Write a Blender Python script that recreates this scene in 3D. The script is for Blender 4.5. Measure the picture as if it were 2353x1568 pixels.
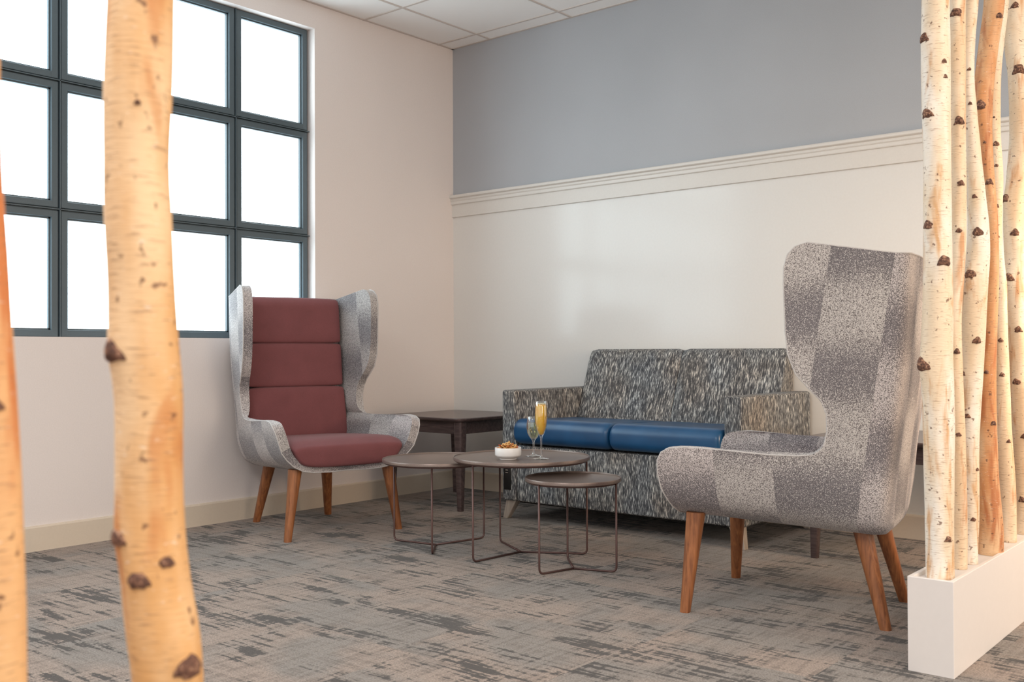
import bpy, bmesh, math, random
from math import sin, cos, pi, radians
from mathutils import Vector, Matrix, noise

for o in list(bpy.data.objects):
    bpy.data.objects.remove(o)
SC = bpy.context.scene
COL = SC.collection
random.seed(7)

# ------------------------------------------------------------------ camera
W_PX = 2353.0
F_PX = 2308.08
yaw, pitch, roll = 0.6974, 0.0105, -0.0044
fw = Vector((-sin(yaw) * cos(pitch), cos(yaw) * cos(pitch), sin(pitch)))
r0 = Vector((cos(yaw), sin(yaw), 0))
u0 = r0.cross(fw)
rr = r0 * cos(roll) + u0 * sin(roll)
uu = rr.cross(fw)
cam_d = bpy.data.cameras.new('camera')
cam = bpy.data.objects.new('camera', cam_d)
COL.objects.link(cam)
M = Matrix((rr, uu, -fw)).transposed().to_4x4()
M.translation = Vector((4.3171, -4.5851, 0.842))
cam.matrix_world = M
cam_d.sensor_width = 36.0
cam_d.lens = 36.0 * F_PX / W_PX
cam_d.clip_start = 0.02
cam_d.dof.use_dof = True
cam_d.dof.focus_distance = 3.9
cam_d.dof.aperture_fstop = 6.3
SC.camera = cam

# ------------------------------------------------------------------ world, lamps, exposure
world = bpy.data.worlds.new('world')
SC.world = world
world.use_nodes = True
bg = world.node_tree.nodes['Background']
bg.inputs[0].default_value = (1.0, 0.98, 0.97, 1)
bg.inputs[1].default_value = 1.05


def area(name, loc, aim, sx, sy, power, col, spread=180):
    d = bpy.data.lights.new(name, 'AREA')
    d.shape = 'RECTANGLE'
    d.size = sx
    d.size_y = sy
    d.energy = power
    d.color = col
    d.spread = radians(spread)
    o = bpy.data.objects.new(name, d)
    COL.objects.link(o)
    o.location = loc
    o.rotation_euler = (Vector(aim) - Vector(loc)).to_track_quat('-Z', 'Y').to_euler()
    return o


WARM = (1.0, 0.90, 0.79)
NEUT = (1.0, 0.99, 0.98)
area('unseen_ceiling_lamp', (2.5, -4.7, 2.70), (2.5, -4.7, 0), 1.1, 1.1, 38, NEUT)  # these four ceiling area lights are out of view, added for soft room light
area('unseen_ceiling_lamp', (3.4, -5.4, 2.70), (3.4, -5.4, 0), 1.2, 1.2, 40, NEUT)
area('unseen_ceiling_lamp', (5.4, -2.0, 2.70), (5.4, -2.0, 0), 1.2, 1.2, 42, WARM)
area('unseen_ceiling_lamp', (5.6, -4.4, 2.70), (5.6, -4.4, 0), 1.2, 1.2, 45, WARM)
area('warm_right_fill', (7.6, -2.6, 1.5), (2.0, -1.6, 0.7), 2.4, 1.6, 68, (1.0, 0.80, 0.60))  # large unseen area light, added for the warm light coming from the right
area('sofa_side_fill', (4.35, -0.80, 1.15), (2.34, -0.45, 0.5), 0.35, 0.35, 9, (1.0, 0.70, 0.45), 120)  # added warm light aimed at the loveseat's right side; no fixture on the wall
WINDOW_STRENGTH = 4.6

SC.view_settings.view_transform = 'Standard'
SC.view_settings.look = 'None'
SC.view_settings.gamma = 1.0
SC.view_settings.use_curve_mapping = False
SC.view_settings.exposure = 0.0


# ------------------------------------------------------------------ material helpers
def s2l(c):
    return tuple(((v / 255.0) / 12.92 if v / 255.0 <= 0.04045 else ((v / 255.0 + 0.055) / 1.055) ** 2.4) for v in c) + (1.0,)


class NT:
    def __init__(self, name):
        self.m = bpy.data.materials.new(name)
        self.m.use_nodes = True
        self.t = self.m.node_tree
        self.b = self.t.nodes['Principled BSDF']
        self.out = self.t.nodes['Material Output']

    def n(self, typ, **kw):
        nd = self.t.nodes.new(typ)
        for k, v in kw.items():
            setattr(nd, k, v)
        return nd

    def l(self, a, b):
        self.t.links.new(a, b)

    def coord(self, kind='Object', scale=(1, 1, 1), loc=(0, 0, 0), rot=(0, 0, 0)):
        tc = self.n('ShaderNodeTexCoord')
        mp = self.n('ShaderNodeMapping')
        mp.inputs['Scale'].default_value = scale
        mp.inputs['Location'].default_value = loc
        mp.inputs['Rotation'].default_value = rot
        self.l(tc.outputs[kind], mp.inputs[0])
        return mp.outputs[0]

    def noise(self, vec, scale=1.0, detail=2.0, rough=0.5, dist=0.0):
        n = self.n('ShaderNodeTexNoise')
        n.inputs['Scale'].default_value = scale
        n.inputs['Detail'].default_value = detail
        n.inputs['Roughness'].default_value = rough
        n.inputs['Distortion'].default_value = dist
        self.l(vec, n.inputs['Vector'])
        return n.outputs['Fac']

    def math(self, op, a, b=None, c=None, clamp=False):
        n = self.n('ShaderNodeMath', operation=op, use_clamp=clamp)
        for i, v in enumerate((a, b, c)):
            if v is None:
                continue
            if hasattr(v, 'links') or hasattr(v, 'is_linked'):
                self.l(v, n.inputs[i])
            else:
                n.inputs[i].default_value = v
        return n.outputs[0]

    def ramp(self, fac, stops, interp='LINEAR'):
        n = self.n('ShaderNodeValToRGB')
        cr = n.color_ramp
        cr.interpolation = interp
        while len(cr.elements) < len(stops):
            cr.elements.new(0.5)
        for e, (p, c) in zip(cr.elements, stops):
            e.position = p
            e.color = c
        self.l(fac, n.inputs[0])
        return n.outputs[0]

    def mix(self, fac, a, b, mode='MIX'):
        n = self.n('ShaderNodeMix', data_type='RGBA', blend_type=mode)
        for i, v in ((0, fac), (6, a), (7, b)):
            if hasattr(v, 'is_linked'):
                self.l(v, n.inputs[i])
            else:
                n.inputs[i].default_value = v
        return n.outputs[2]

    def smooth(self, v, lo, hi, a=0.0, b=1.0):
        n = self.n('ShaderNodeMapRange', interpolation_type='SMOOTHSTEP')
        self.l(v, n.inputs[0])
        n.inputs[1].default_value = lo
        n.inputs[2].default_value = hi
        n.inputs[3].default_value = a
        n.inputs[4].default_value = b
        return n.outputs[0]

    def col(self, c):
        if hasattr(c, 'is_linked'):
            self.l(c, self.b.inputs['Base Color'])
        else:
            self.b.inputs['Base Color'].default_value = c

    def bump(self, h, strength=0.3, dist=0.002):
        n = self.n('ShaderNodeBump')
        n.inputs['Strength'].default_value = strength
        n.inputs['Distance'].default_value = dist
        self.l(h, n.inputs['Height'])
        self.l(n.outputs[0], self.b.inputs['Normal'])

    def set(self, **kw):
        for k, v in kw.items():
            self.b.inputs[k.replace('_', ' ')].default_value = v
        return self


def paint(name, rgb, rough=0.7, var=0.03, fine=180, bump=0.06, coat=0.0, coat_rough=0.2):
    t = NT(name)
    v = t.coord()
    n1 = t.noise(v, fine, 3)
    n2 = t.noise(v, 1.3, 2)
    f = t.math('ADD', t.math('MULTIPLY', n1, 0.6), t.math('MULTIPLY', n2, 0.4))
    c = s2l(rgb)
    d = tuple(x * (1 - var * 2.5) for x in c[:3]) + (1,)
    h = tuple(min(1, x * (1 + var * 2.5)) for x in c[:3]) + (1,)
    t.col(t.ramp(f, [(0.3, d), (0.7, h)]))
    t.set(Roughness=rough)
    t.b.inputs['Coat Weight'].default_value = coat
    t.b.inputs['Coat Roughness'].default_value = coat_rough
    t.bump(n1, bump, 0.001)
    return t.m


M_wall = paint('window_wall_paint', (228, 219, 215), 0.75, 0.015)
M_low = paint('satin_lower_wall', (226, 224, 220), 0.40, 0.008, 90, 0.01, 0.6, 0.15)
M_grey = paint('grey_textured_wallcovering', (172, 175, 180), 0.55, 0.05, 420, 0.25)
M_trim = paint('white_trim_paint', (222, 218, 212), 0.35, 0.01, 120, 0.02)
M_base = paint('baseboard_cream_paint', (214, 200, 182), 0.4, 0.01, 120, 0.02)
M_ceil = paint('ceiling_tile_white', (250, 249, 247), 0.85, 0.03, 600, 0.25)
M_grid = paint('ceiling_grid_enamel', (205, 196, 190), 0.5, 0.01)
M_frame = paint('blue_grey_window_enamel', (80, 93, 100), 0.4, 0.03)
M_plant = paint('white_planter_lacquer', (228, 222, 218), 0.4, 0.006, 60, 0.01)

# window panes: bright overcast daylight behind frosted film
t = NT('frosted_daylit_pane')
v = t.coord(scale=(1, 1.2, 0.9))
cl = t.ramp(t.noise(v, 1.4, 3, 0.6), [(0.3, (0.70, 0.90, 1.0, 1)), (0.65, (0.80, 0.94, 1.0, 1))])
t.col((0.8, 0.85, 0.87, 1))
t.l(cl, t.b.inputs['Emission Color'])
t.b.inputs['Emission Strength'].default_value = WINDOW_STRENGTH
t.set(Roughness=0.35)
M_pane = t.m

# carpet
t = NT('woven_plank_carpet')
v = t.coord()
sep = t.n('ShaderNodeSeparateXYZ')
t.l(v, sep.inputs[0])
X_, Y_ = sep.outputs[0], sep.outputs[1]
# planks 1 m x 0.25 m running along x, staggered
row = t.math('FLOOR', t.math('DIVIDE', t.math('ADD', Y_, 20.11), 0.5))
wn0 = t.n('ShaderNodeTexWhiteNoise', noise_dimensions='1D')
t.l(row, wn0.inputs['W'])
colx = t.math('FLOOR', t.math('DIVIDE', t.math('ADD', X_, t.math('MULTIPLY', wn0.outputs[0], 0.5)), 0.5))
cmb = t.n('ShaderNodeCombineXYZ')
t.l(row, cmb.inputs[0])
t.l(colx, cmb.inputs[1])
wn1 = t.n('ShaderNodeTexWhiteNoise', noise_dimensions='2D')
t.l(cmb.outputs[0], wn1.inputs['Vector'])
plank = wn1.outputs[0]
# per-plank offset so the woven pattern breaks at plank edges
off = t.n('ShaderNodeVectorMath', operation='ADD')
t.l(v, off.inputs[0])
offc = t.n('ShaderNodeCombineXYZ')
t.l(t.math('MULTIPLY', plank, 37.0), offc.inputs[2])
t.l(offc.outputs[0], off.inputs[1])
vo = off.outputs[0]


def scaled(vec, s):
    n = t.n('ShaderNodeMapping')
    n.inputs['Scale'].default_value = s
    t.l(vec, n.inputs[0])
    return n.outputs[0]


streak_x = t.noise(scaled(vo, (5.0, 60.0, 1.0)), 1.0, 4, 0.62)
streak_y = t.noise(scaled(vo, (60.0, 6.0, 1.3)), 1.0, 3, 0.6)
blot = t.noise(scaled(vo, (4.0, 7.5, 1.0)), 1.0, 2, 0.5)
patch = t.noise(scaled(vo, (1.1, 1.5, 0.7)), 1.0, 1, 0.5)
grain = t.noise(v, 210.0, 3, 0.75)
grain2 = t.noise(v, 95.0, 2, 0.6)
dk = t.math('ADD', t.math('MULTIPLY', streak_x, 0.62), t.math('MULTIPLY', blot, 0.62))
dk = t.math('ADD', dk, t.math('MULTIPLY', streak_y, 0.26))
dk = t.math('ADD', dk, t.math('MULTIPLY', patch, 0.18))
dk = t.math('ADD', dk, t.math('MULTIPLY', t.math('SUBTRACT', grain2, 0.5), 0.14))
darkm = t.smooth(dk, 0.89, 0.935)
midm = t.smooth(t.math('ADD', t.math('MULTIPLY', streak_x, 0.5), t.math('MULTIPLY', streak_y, 0.5)), 0.45, 0.60)
c_beige = s2l((148, 132, 121))
c_grey = s2l((129, 122, 116))
base = t.mix(t.smooth(t.noise(scaled(vo, (2.2, 2.6, 1.0)), 1.0, 2, 0.5), 0.42, 0.58), c_beige, c_grey)
base = t.mix(t.math('MULTIPLY', midm, 0.5), base, s2l((84, 73, 66)))
base = t.mix(t.math('MULTIPLY', darkm, 0.92), base, s2l((48, 43, 41)))
gv = t.ramp(grain, [(0.28, (0.36, 0.35, 0.34, 1)), (0.5, (1, 1, 1, 1)), (0.72, (1.7, 1.68, 1.64, 1))])
col = t.mix(1.0, base, gv, 'MULTIPLY')
t.col(col)
t.set(Roughness=0.95)
t.b.inputs['Sheen Weight'].default_value = 0.15
t.bump(grain, 0.7, 0.004)
M_carpet = t.m


def chair_fabric():
    t = NT('patchwork_boucle')
    uv = t.n('ShaderNodeUVMap')
    uv.uv_map = 'UVMap'
    sp = t.n('ShaderNodeSeparateXYZ')
    t.l(uv.outputs[0], sp.inputs[0])
    U, V = sp.outputs[0], sp.outputs[1]
    us = t.math('DIVIDE', U, 0.18)
    idx = t.math('FLOOR', us)
    par = t.math('MULTIPLY', t.math('MODULO', t.math('ADD', idx, 40.0), 2.0), 0.5)
    wn = t.n('ShaderNodeTexWhiteNoise', noise_dimensions='1D')
    t.l(idx, wn.inputs['W'])
    ph = t.math('ADD', par, t.math('MULTIPLY', t.math('SUBTRACT', wn.outputs[0], 0.5), 0.16))
    ob = t.coord()
    wob = t.math('MULTIPLY', t.math('SUBTRACT', t.noise(ob, 9, 2), 0.5), 0.10)
    s = t.math('FRACT', t.math('ADD', t.math('SUBTRACT', t.math('DIVIDE', V, 0.36), t.math('ADD', ph, -0.42)), wob))
    d = t.math('MULTIPLY', t.math('ABSOLUTE', t.math('SUBTRACT', s, 0.5)), 2.0)   # 0 = dark centre
    light = t.smooth(d, 0.12, 0.78)
    sp_n = t.noise(ob, 400.0, 1.5, 0.6)
    thr = t.math('SUBTRACT', 0.585, t.math('MULTIPLY', light, 0.115))
    k = t.smooth(t.math('SUBTRACT', sp_n, thr), -0.03, 0.04)
    rib = t.noise(ob, 520.0, 1, 0.5)
    lightc = t.mix(wn.outputs[0], s2l((208, 200, 199)), s2l((198, 194, 190)))
    darkc = t.mix(light, s2l((102, 98, 102)), s2l((104, 98, 98)))
    c = t.mix(k, darkc, lightc)
    # the dark blocks still carry faint pale flecks, the light ones dark flecks
    fl = t.smooth(rib, 0.54, 0.66)
    c = t.mix(t.math('MULTIPLY', fl, 0.30), c, s2l((190, 182, 180)))
    t.col(c)
    t.set(Roughness=0.92)
    t.b.inputs['Sheen Weight'].default_value = 0.2
    t.bump(sp_n, 0.45, 0.003)
    return t.m


M_boucle = chair_fabric()


def plain_fabric(name, rgb, fine=700):
    t = NT(name)
    ob = t.coord()
    n1 = t.noise(ob, fine, 2, 0.7)
    n2 = t.noise(ob, 12, 2)
    c = s2l(rgb)
    a = tuple(x * 0.72 for x in c[:3]) + (1,)
    b = tuple(x * 1.22 for x in c[:3]) + (1,)
    cc = t.ramp(t.math('ADD', t.math('MULTIPLY', n1, 0.8), t.math('MULTIPLY', n2, 0.2)), [(0.3, a), (0.7, b)])
    t.col(cc)
    t.set(Roughness=0.85)
    t.b.inputs['Sheen Weight'].default_value = 0.08
    t.bump(n1, 0.25, 0.0015)
    return t.m


M_piping = plain_fabric('pale_grey_piping', (196, 192, 190), 400)
M_burg = plain_fabric('burgundy_wool', (120, 68, 70))


def streak_fabric(name, lean=0.0):
    t = NT(name)

    def leaned(scale, loc=(0, 0, 0)):
        v0 = t.coord(rot=(lean, 0, 0))
        mp = t.n('ShaderNodeMapping')
        mp.inputs['Scale'].default_value = scale
        mp.inputs['Location'].default_value = loc
        t.l(v0, mp.inputs[0])
        return mp.outputs[0]
    ob = leaned((290, 290, 34))
    n1 = t.noise(ob, 1.0, 2.5, 0.65, 0.15)
    ob2 = leaned((130, 130, 20), (3, 5, 1))
    n2 = t.noise(ob2, 1.0, 2, 0.5)
    ob3 = t.coord(scale=(7, 7, 5), loc=(3, 9, 1))
    n3 = t.n('ShaderNodeTexNoise')
    n3.inputs['Scale'].default_value = 1.0
    t.l(ob3, n3.inputs['Vector'])
    f = t.math('ADD', t.math('MULTIPLY', n1, 0.8), t.math('MULTIPLY', n2, 0.2))
    c = t.ramp(f, [(0.33, s2l((40, 40, 44))), (0.46, s2l((74, 75, 78))), (0.53, s2l((112, 112, 112))),
                   (0.585, s2l((178, 177, 172))), (0.66, s2l((232, 230, 222)))])
    tint = t.ramp(n3.outputs['Fac'], [(0.35, (0.93, 0.98, 1.04, 1)), (0.5, (1, 1, 1, 1)), (0.66, (1.06, 0.99, 0.93, 1))])
    t.col(t.mix(1.0, c, tint, 'MULTIPLY'))
    t.set(Roughness=0.85)
    t.bump(n1, 0.3, 0.002)
    return t.m


M_streak = streak_fabric('streaked_sofa_weave')
M_streak_back = streak_fabric('streaked_sofa_weave_reclined', radians(20.0))

t = NT('navy_vinyl')
ob = t.coord()
n1 = t.noise(ob, 260, 3, 0.6)
n2 = t.noise(ob, 6, 2)
t.col(t.ramp(n2, [(0.3, s2l((18, 66, 106))), (0.7, s2l((24, 82, 126)))]))
t.set(Roughness=0.33)
t.b.inputs['Specular IOR Level'].default_value = 0.6
t.bump(n1, 0.12, 0.0008)
M_vinyl = t.m


def wood(name, dark, light, rough=0.4, sc=(60, 60, 4)):
    t = NT(name)
    ob = t.coord(scale=sc)
    n1 = t.noise(ob, 1.0, 4, 0.6, 0.6)
    ob2 = t.coord(scale=tuple(x * 4 for x in sc))
    n2 = t.noise(ob2, 1.0, 2, 0.6)
    f = t.math('ADD', t.math('MULTIPLY', n1, 0.7), t.math('MULTIPLY', n2, 0.3))
    t.col(t.ramp(f, [(0.32, s2l(dark)), (0.68, s2l(light))]))
    t.set(Roughness=rough)
    t.bump(n2, 0.08, 0.0008)
    return t.m


M_walnut = wood('walnut_leg', (98, 54, 30), (172, 110, 66))
M_espresso = wood('espresso_wood', (66, 54, 54), (98, 82, 80), 0.27, (5, 60, 60))
M_pale = wood('pale_foot_wood', (150, 138, 128), (186, 172, 158), 0.5)
M_black = paint('black_plastic', (14, 14, 15), 0.4, 0.01)

t = NT('bronze_powder_coat')
ob = t.coord()
n1 = t.noise(ob, 500, 2)
t.col(t.ramp(n1, [(0.3, s2l((122, 108, 101))), (0.7, s2l((142, 126, 118)))]))
t.set(Roughness=0.34, Metallic=0.55)
t.bump(n1, 0.08, 0.0005)
M_bronze = t.m
t = NT('bronze_rod')
t.col(s2l((96, 72, 68)))
t.set(Roughness=0.38, Metallic=0.4)
M_rod = t.m


def birch(name, pale, mid, orange, amount, seed):
    t = NT(name)
    ob = t.coord(loc=(seed, seed * 2, seed))
    big = t.noise(t.coord(scale=(10, 10, 3.0), loc=(seed, 3, seed)), 1.0, 3, 0.6)
    c = t.mix(t.smooth(big, 0.36, 0.62), s2l(pale), s2l(mid))
    pat = t.noise(t.coord(scale=(22, 22, 4.5), loc=(seed * 3, 1, seed)), 1.0, 3, 0.6, 0.4)
    c = t.mix(t.math('MULTIPLY', t.smooth(pat, 0.62 - amount * 0.3, 0.78 - amount * 0.3), 0.85), c, s2l(orange))
    # horizontal lenticels
    len1 = t.noise(t.coord(scale=(45, 45, 420), loc=(seed, 2, 7)), 1.0, 2, 0.5)
    c = t.mix(t.math('MULTIPLY', t.smooth(len1, 0.60, 0.70), 0.55), c, s2l((150, 112, 84)))
    len2 = t.noise(t.coord(scale=(80, 80, 260), loc=(seed, 9, 7)), 1.0, 3, 0.7)
    c = t.mix(t.math('MULTIPLY', t.smooth(len2, 0.62, 0.74), 0.5), c, s2l((250, 244, 232)))
    sp = t.noise(ob, 70, 2, 0.5)
    c = t.mix(t.math('MULTIPLY', t.smooth(sp, 0.66, 0.73), 0.8), c, s2l((105, 66, 45)))
    t.col(c)
    t.set(Roughness=0.6)
    t.bump(t.math('ADD', len1, t.math('MULTIPLY', pat, 0.8)), 0.35, 0.003)
    return t.m


M_birch_pale = birch('birch_bark_pale', (242, 234, 222), (232, 210, 180), (208, 156, 100), 0.26, 1.3)
M_birch_cream = birch('birch_bark_cream', (240, 224, 200), (228, 198, 162), (202, 144, 94), 0.28, 4.1)
M_birch_orange = birch('birch_bark_orange', (226, 188, 146), (206, 144, 92), (178, 104, 56), 0.40, 7.7)
M_birch_tan = birch('birch_bark_tan', (235, 202, 160), (215, 163, 104), (198, 130, 72), 0.36, 9.2)
M_birch_rust = birch('birch_bark_rust', (228, 182, 130), (206, 146, 94), (196, 108, 52), 0.36, 12.5)

t = NT('branch_scar')
ob = t.coord()
n1 = t.noise(ob, 160, 4, 0.7)
t.col(t.ramp(n1, [(0.35, s2l((62, 42, 36))), (0.52, s2l((112, 76, 60))), (0.66, s2l((186, 146, 118)))]))
t.set(Roughness=0.8)
t.bump(n1, 0.8, 0.003)
M_scar = t.m

def thin_clear(name, tint, ior, spec=1.0):
    """thin-walled clear body: see-through with a fresnel sheen"""
    t = NT(name)
    tr = t.n('ShaderNodeBsdfTransparent')
    tr.inputs[0].default_value = tint
    gl = t.n('ShaderNodeBsdfGlossy')
    gl.inputs['Roughness'].default_value = 0.06
    gl.inputs[0].default_value = (1, 1, 1, 1)
    lw = t.n('ShaderNodeLayerWeight')
    lw.inputs['Blend'].default_value = 0.45
    f = t.math('MULTIPLY', t.math('POWER', lw.outputs['Facing'], 1.6), spec)
    f = t.math('ADD', f, 0.08)
    mx = t.n('ShaderNodeMixShader')
    t.l(f, mx.inputs[0])
    t.l(tr.outputs[0], mx.inputs[1])
    t.l(gl.outputs[0], mx.inputs[2])
    t.l(mx.outputs[0], t.out.inputs[0])
    return t.m


M_glass = thin_clear('clear_glass', (0.97, 0.985, 0.98, 1), 1.45, 0.9)
M_wine = thin_clear('white_wine', (0.88, 0.86, 0.62, 1), 1.33, 0.5)
t = NT('orange_juice')
ob = t.coord(scale=(1, 1, 1))
n1 = t.noise(ob, 60, 3)
t.col(t.ramp(n1, [(0.3, s2l((255, 190, 30))), (0.7, s2l((255, 212, 60)))]))
t.set(Roughness=0.25)
t.b.inputs['Subsurface Weight'].default_value = 0.3
t.b.inputs['Subsurface Radius'].default_value = (0.02, 0.012, 0.004)
M_juice = t.m
M_foam = paint('foam', (250, 240, 214), 0.6, 0.02, 500, 0.3)
t = NT('white_porcelain')
t.col(s2l((240, 238, 235)))
t.set(Roughness=0.15)
M_porc = t.m
M_nut1 = wood('toasted_brown', (150, 82, 36), (196, 122, 58), 0.5, (90, 90, 90))
M_nut2 = wood('golden_cracker', (206, 150, 80), (238, 196, 130), 0.6, (90, 90, 90))
M_nut3 = wood('rust_snack', (150, 60, 26), (190, 88, 40), 0.5, (90, 90, 90))


# ------------------------------------------------------------------ object helpers
def tag(o, label=None, cat=None, group=None, kind=None):
    if label: o['label'] = label
    if cat: o['category'] = cat
    if group: o['group'] = group
    if kind: o['kind'] = kind
    return o


def empty(name, loc=(0, 0, 0), rz=0.0):
    o = bpy.data.objects.new(name, None)
    COL.objects.link(o)
    o.location = loc
    o.rotation_euler = (0, 0, rz)
    o.empty_display_size = 0.05
    return o


def link(name, bm, mat, parent=None, smooth=True, flat_angle=None):
    me = bpy.data.meshes.new(name)
    bmesh.ops.recalc_face_normals(bm, faces=bm.faces)
    bm.to_mesh(me)
    bm.free()
    mats = mat if isinstance(mat, (list, tuple)) else [mat]
    for m in mats:
        me.materials.append(m)
    for p in me.polygons:
        p.use_smooth = smooth
    o = bpy.data.objects.new(name, me)
    COL.objects.link(o)
    if parent:
        o.parent = parent
    if smooth and flat_angle:
        me.set_sharp_from_angle(angle=radians(flat_angle))
    return o


def bm_box(bm, x0, x1, y0, y1, z0, z1, bev=0.0, seg=2):
    r = bmesh.ops.create_cube(bm, size=1.0)
    vs = r['verts']
    for v_ in vs:
        v_.co = Vector(((x0 + x1) / 2 + v_.co.x * (x1 - x0), (y0 + y1) / 2 + v_.co.y * (y1 - y0), (z0 + z1) / 2 + v_.co.z * (z1 - z0)))
    if bev > 0:
        es = list({e for v_ in vs for e in v_.link_edges})
        bmesh.ops.bevel(bm, geom=es, offset=bev, segments=seg, profile=0.5, affect='EDGES')
    return vs


def box(name, dims, mat, parent=None, bev=0.0, seg=2, kind=None):
    bm = bmesh.new()
    bm_box(bm, *dims, bev=bev, seg=seg)
    o = link(name, bm, mat, parent, smooth=bev > 0, flat_angle=50 if bev > 0 else None)
    if kind: o['kind'] = kind
    return o


def rings(bm, loops, cap0=True, cap1=True):
    vv = [[bm.verts.new(p) for p in lp] for lp in loops]
    n = len(vv[0])
    for a, b in zip(vv, vv[1:]):
        for i in range(n):
            j = (i + 1) % n
            bm.faces.new((a[i], a[j], b[j], b[i]))
    if cap0: bm.faces.new(vv[0][::-1])
    if cap1: bm.faces.new(vv[-1])
    return vv


def lathe(bm, prof, seg=48, z0=0.0, center=(0, 0)):
    """prof: list of (r, z); r==0 points become poles"""
    prev = None
    for r, z in prof:
        if r < 1e-6:
            cur = [bm.verts.new((center[0], center[1], z0 + z))]
        else:
            cur = [bm.verts.new((center[0] + r * cos(2 * pi * i / seg), center[1] + r * sin(2 * pi * i / seg), z0 + z)) for i in range(seg)]
        if prev:
            if len(prev) == 1 and len(cur) > 1:
                for i in range(seg): bm.faces.new((prev[0], cur[i], cur[(i + 1) % seg]))
            elif len(cur) == 1 and len(prev) > 1:
                for i in range(seg): bm.faces.new((prev[i], cur[0], prev[(i + 1) % seg]))
            elif len(cur) > 1:
                for i in range(seg):
                    j = (i + 1) % seg
                    bm.faces.new((prev[i], prev[j], cur[j], cur[i]))
        prev = cur


def tube(bm, pts, rad, seg=12, closed=False):
    pts = [Vector(p) for p in pts]
    n = len(pts)
    loops = []
    up = None
    for i, p in enumerate(pts):
        if closed:
            d = (pts[(i + 1) % n] - pts[i - 1]).normalized()
        else:
            d = (pts[min(i + 1, n - 1)] - pts[max(i - 1, 0)]).normalized()
        if up is None:
            up = d.orthogonal().normalized()
        up = (up - d * up.dot(d)).normalized()
        w = d.cross(up)
        rd = rad[i] if isinstance(rad, (list, tuple)) else rad
        loops.append([p + (up * cos(2 * pi * k / seg) + w * sin(2 * pi * k / seg)) * rd for k in range(seg)])
    if closed:
        loops.append(loops[0])
        rings(bm, loops, False, False)
        bmesh.ops.remove_doubles(bm, verts=bm.verts, dist=1e-6)
    else:
        rings(bm, loops)


def fillet(pts, rad, n=6):
    pts = [Vector(p) for p in pts]
    out = [pts[0]]
    for a, b, c in zip(pts, pts[1:], pts[2:]):
        d1 = (a - b).normalized()
        d2 = (c - b).normalized()
        r = min(rad, (a - b).length * .45, (c - b).length * .45)
        p1 = b + d1 * r
        p2 = b + d2 * r
        for k in range(n + 1):
            s = k / n
            out.append((p1 * (1 - s) ** 2) + b * (2 * s * (1 - s)) + p2 * s * s)
    out.append(pts[-1])
    return out


def copy_thing(root, loc, rz):
    c = root.copy()
    COL.objects.link(c)
    c.location = loc
    c.rotation_euler = (0, 0, rz)
    for ch in [o for o in bpy.data.objects if o.parent == root]:
        d = ch.copy()
        COL.objects.link(d)
        d.parent = c
        for g in [o for o in bpy.data.objects if o.parent == ch]:
            e = g.copy()
            COL.objects.link(e)
            e.parent = d
    return c


# ------------------------------------------------------------------ the room
H = 2.74
XR, YN = 8.5, -8.5
o = box('floor', (-0.15, XR, YN, 0.15, -0.1, 0.0), M_carpet, kind='structure')
o = box('ceiling', (-0.15, XR, YN, 0.15, H, H + 0.1), M_ceil, kind='structure')

# ceiling grid: flush T-bars with a shadow groove beside the raised tile
bm = bmesh.new()
k = 0
gx = 0.322
while gx < XR - .1:
    bm_box(bm, gx - 0.0065, gx + 0.0065, YN, 0.0, H - 0.004, H + 0.001)
    gx += 0.61
gy = -0.137
while gy > YN + .1:
    bm_box(bm, 0.0, XR, gy - 0.0065, gy + 0.0065, H - 0.0045, H + 0.001)
    gy -= 0.608
bm_box(bm, 0.0, 0.018, YN, 0.0, H - 0.003, H + 0.001)
bm_box(bm, 0.0, XR, -0.018, 0.0, H - 0.003, H + 0.001)
o = link('trim_1', bm, M_grid, smooth=False)
o['kind'] = 'structure'

# left wall with the window opening
WY0, WY1 = -3.87, -1.094      # opening in y
WZ0, WZ1 = 0.915, 2.606
bm = bmesh.new()
bm_box(bm, -0.15, 0, YN, 0.15, 0, WZ0)
bm_box(bm, -0.15, 0, YN, 0.15, WZ1, H)
bm_box(bm, -0.15, 0, WY1, 0.15, WZ0, WZ1)
bm_box(bm, -0.15, 0, YN, WY0, WZ0, WZ1)
o = link('wall_left', bm, M_wall, smooth=False)
o['kind'] = 'structure'

# back wall: satin white below, grey covering above the rail
ZR = 1.765
bm = bmesh.new()
bm_box(bm, 0.0, XR, 0, 0.15, 0, ZR)
n0 = len(bm.faces)
bm_box(bm, 0.0, XR, 0, 0.15, ZR, H)
bm.faces.ensure_lookup_table()
for f in bm.faces[n0:]:
    f.material_index = 1
o = link('wall_back', bm, [M_low, M_grey], smooth=False)
o['kind'] = 'structure'


def extrude_profile(name, prof, x0, x1, mat):
    """profile in (depth from wall, z), run along x on the back wall"""
    bm = bmesh.new()
    rings(bm, [[(x, -d, z) for d, z in prof] for x in (x0, x1)])
    o = link(name, bm, mat, smooth=False)
    o['kind'] = 'structure'
    return o


extrude_profile('trim_2', [(0, 1.760), (0.020, 1.760), (0.022, 1.764), (0.022, 1.778), (0.027, 1.784), (0.027, 1.789),
                           (0.024, 1.791), (0.024, 1.795), (0.036, 1.800), (0.038, 1.803), (0.038, 1.812), (0.034, 1.8175), (0, 1.8175)],
                0.0, XR, M_trim)
extrude_profile('trim_3', [(0, 1.682), (0.010, 1.682), (0.012, 1.684), (0.012, 1.762), (0, 1.762)], 0.0, XR, M_trim)

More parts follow.
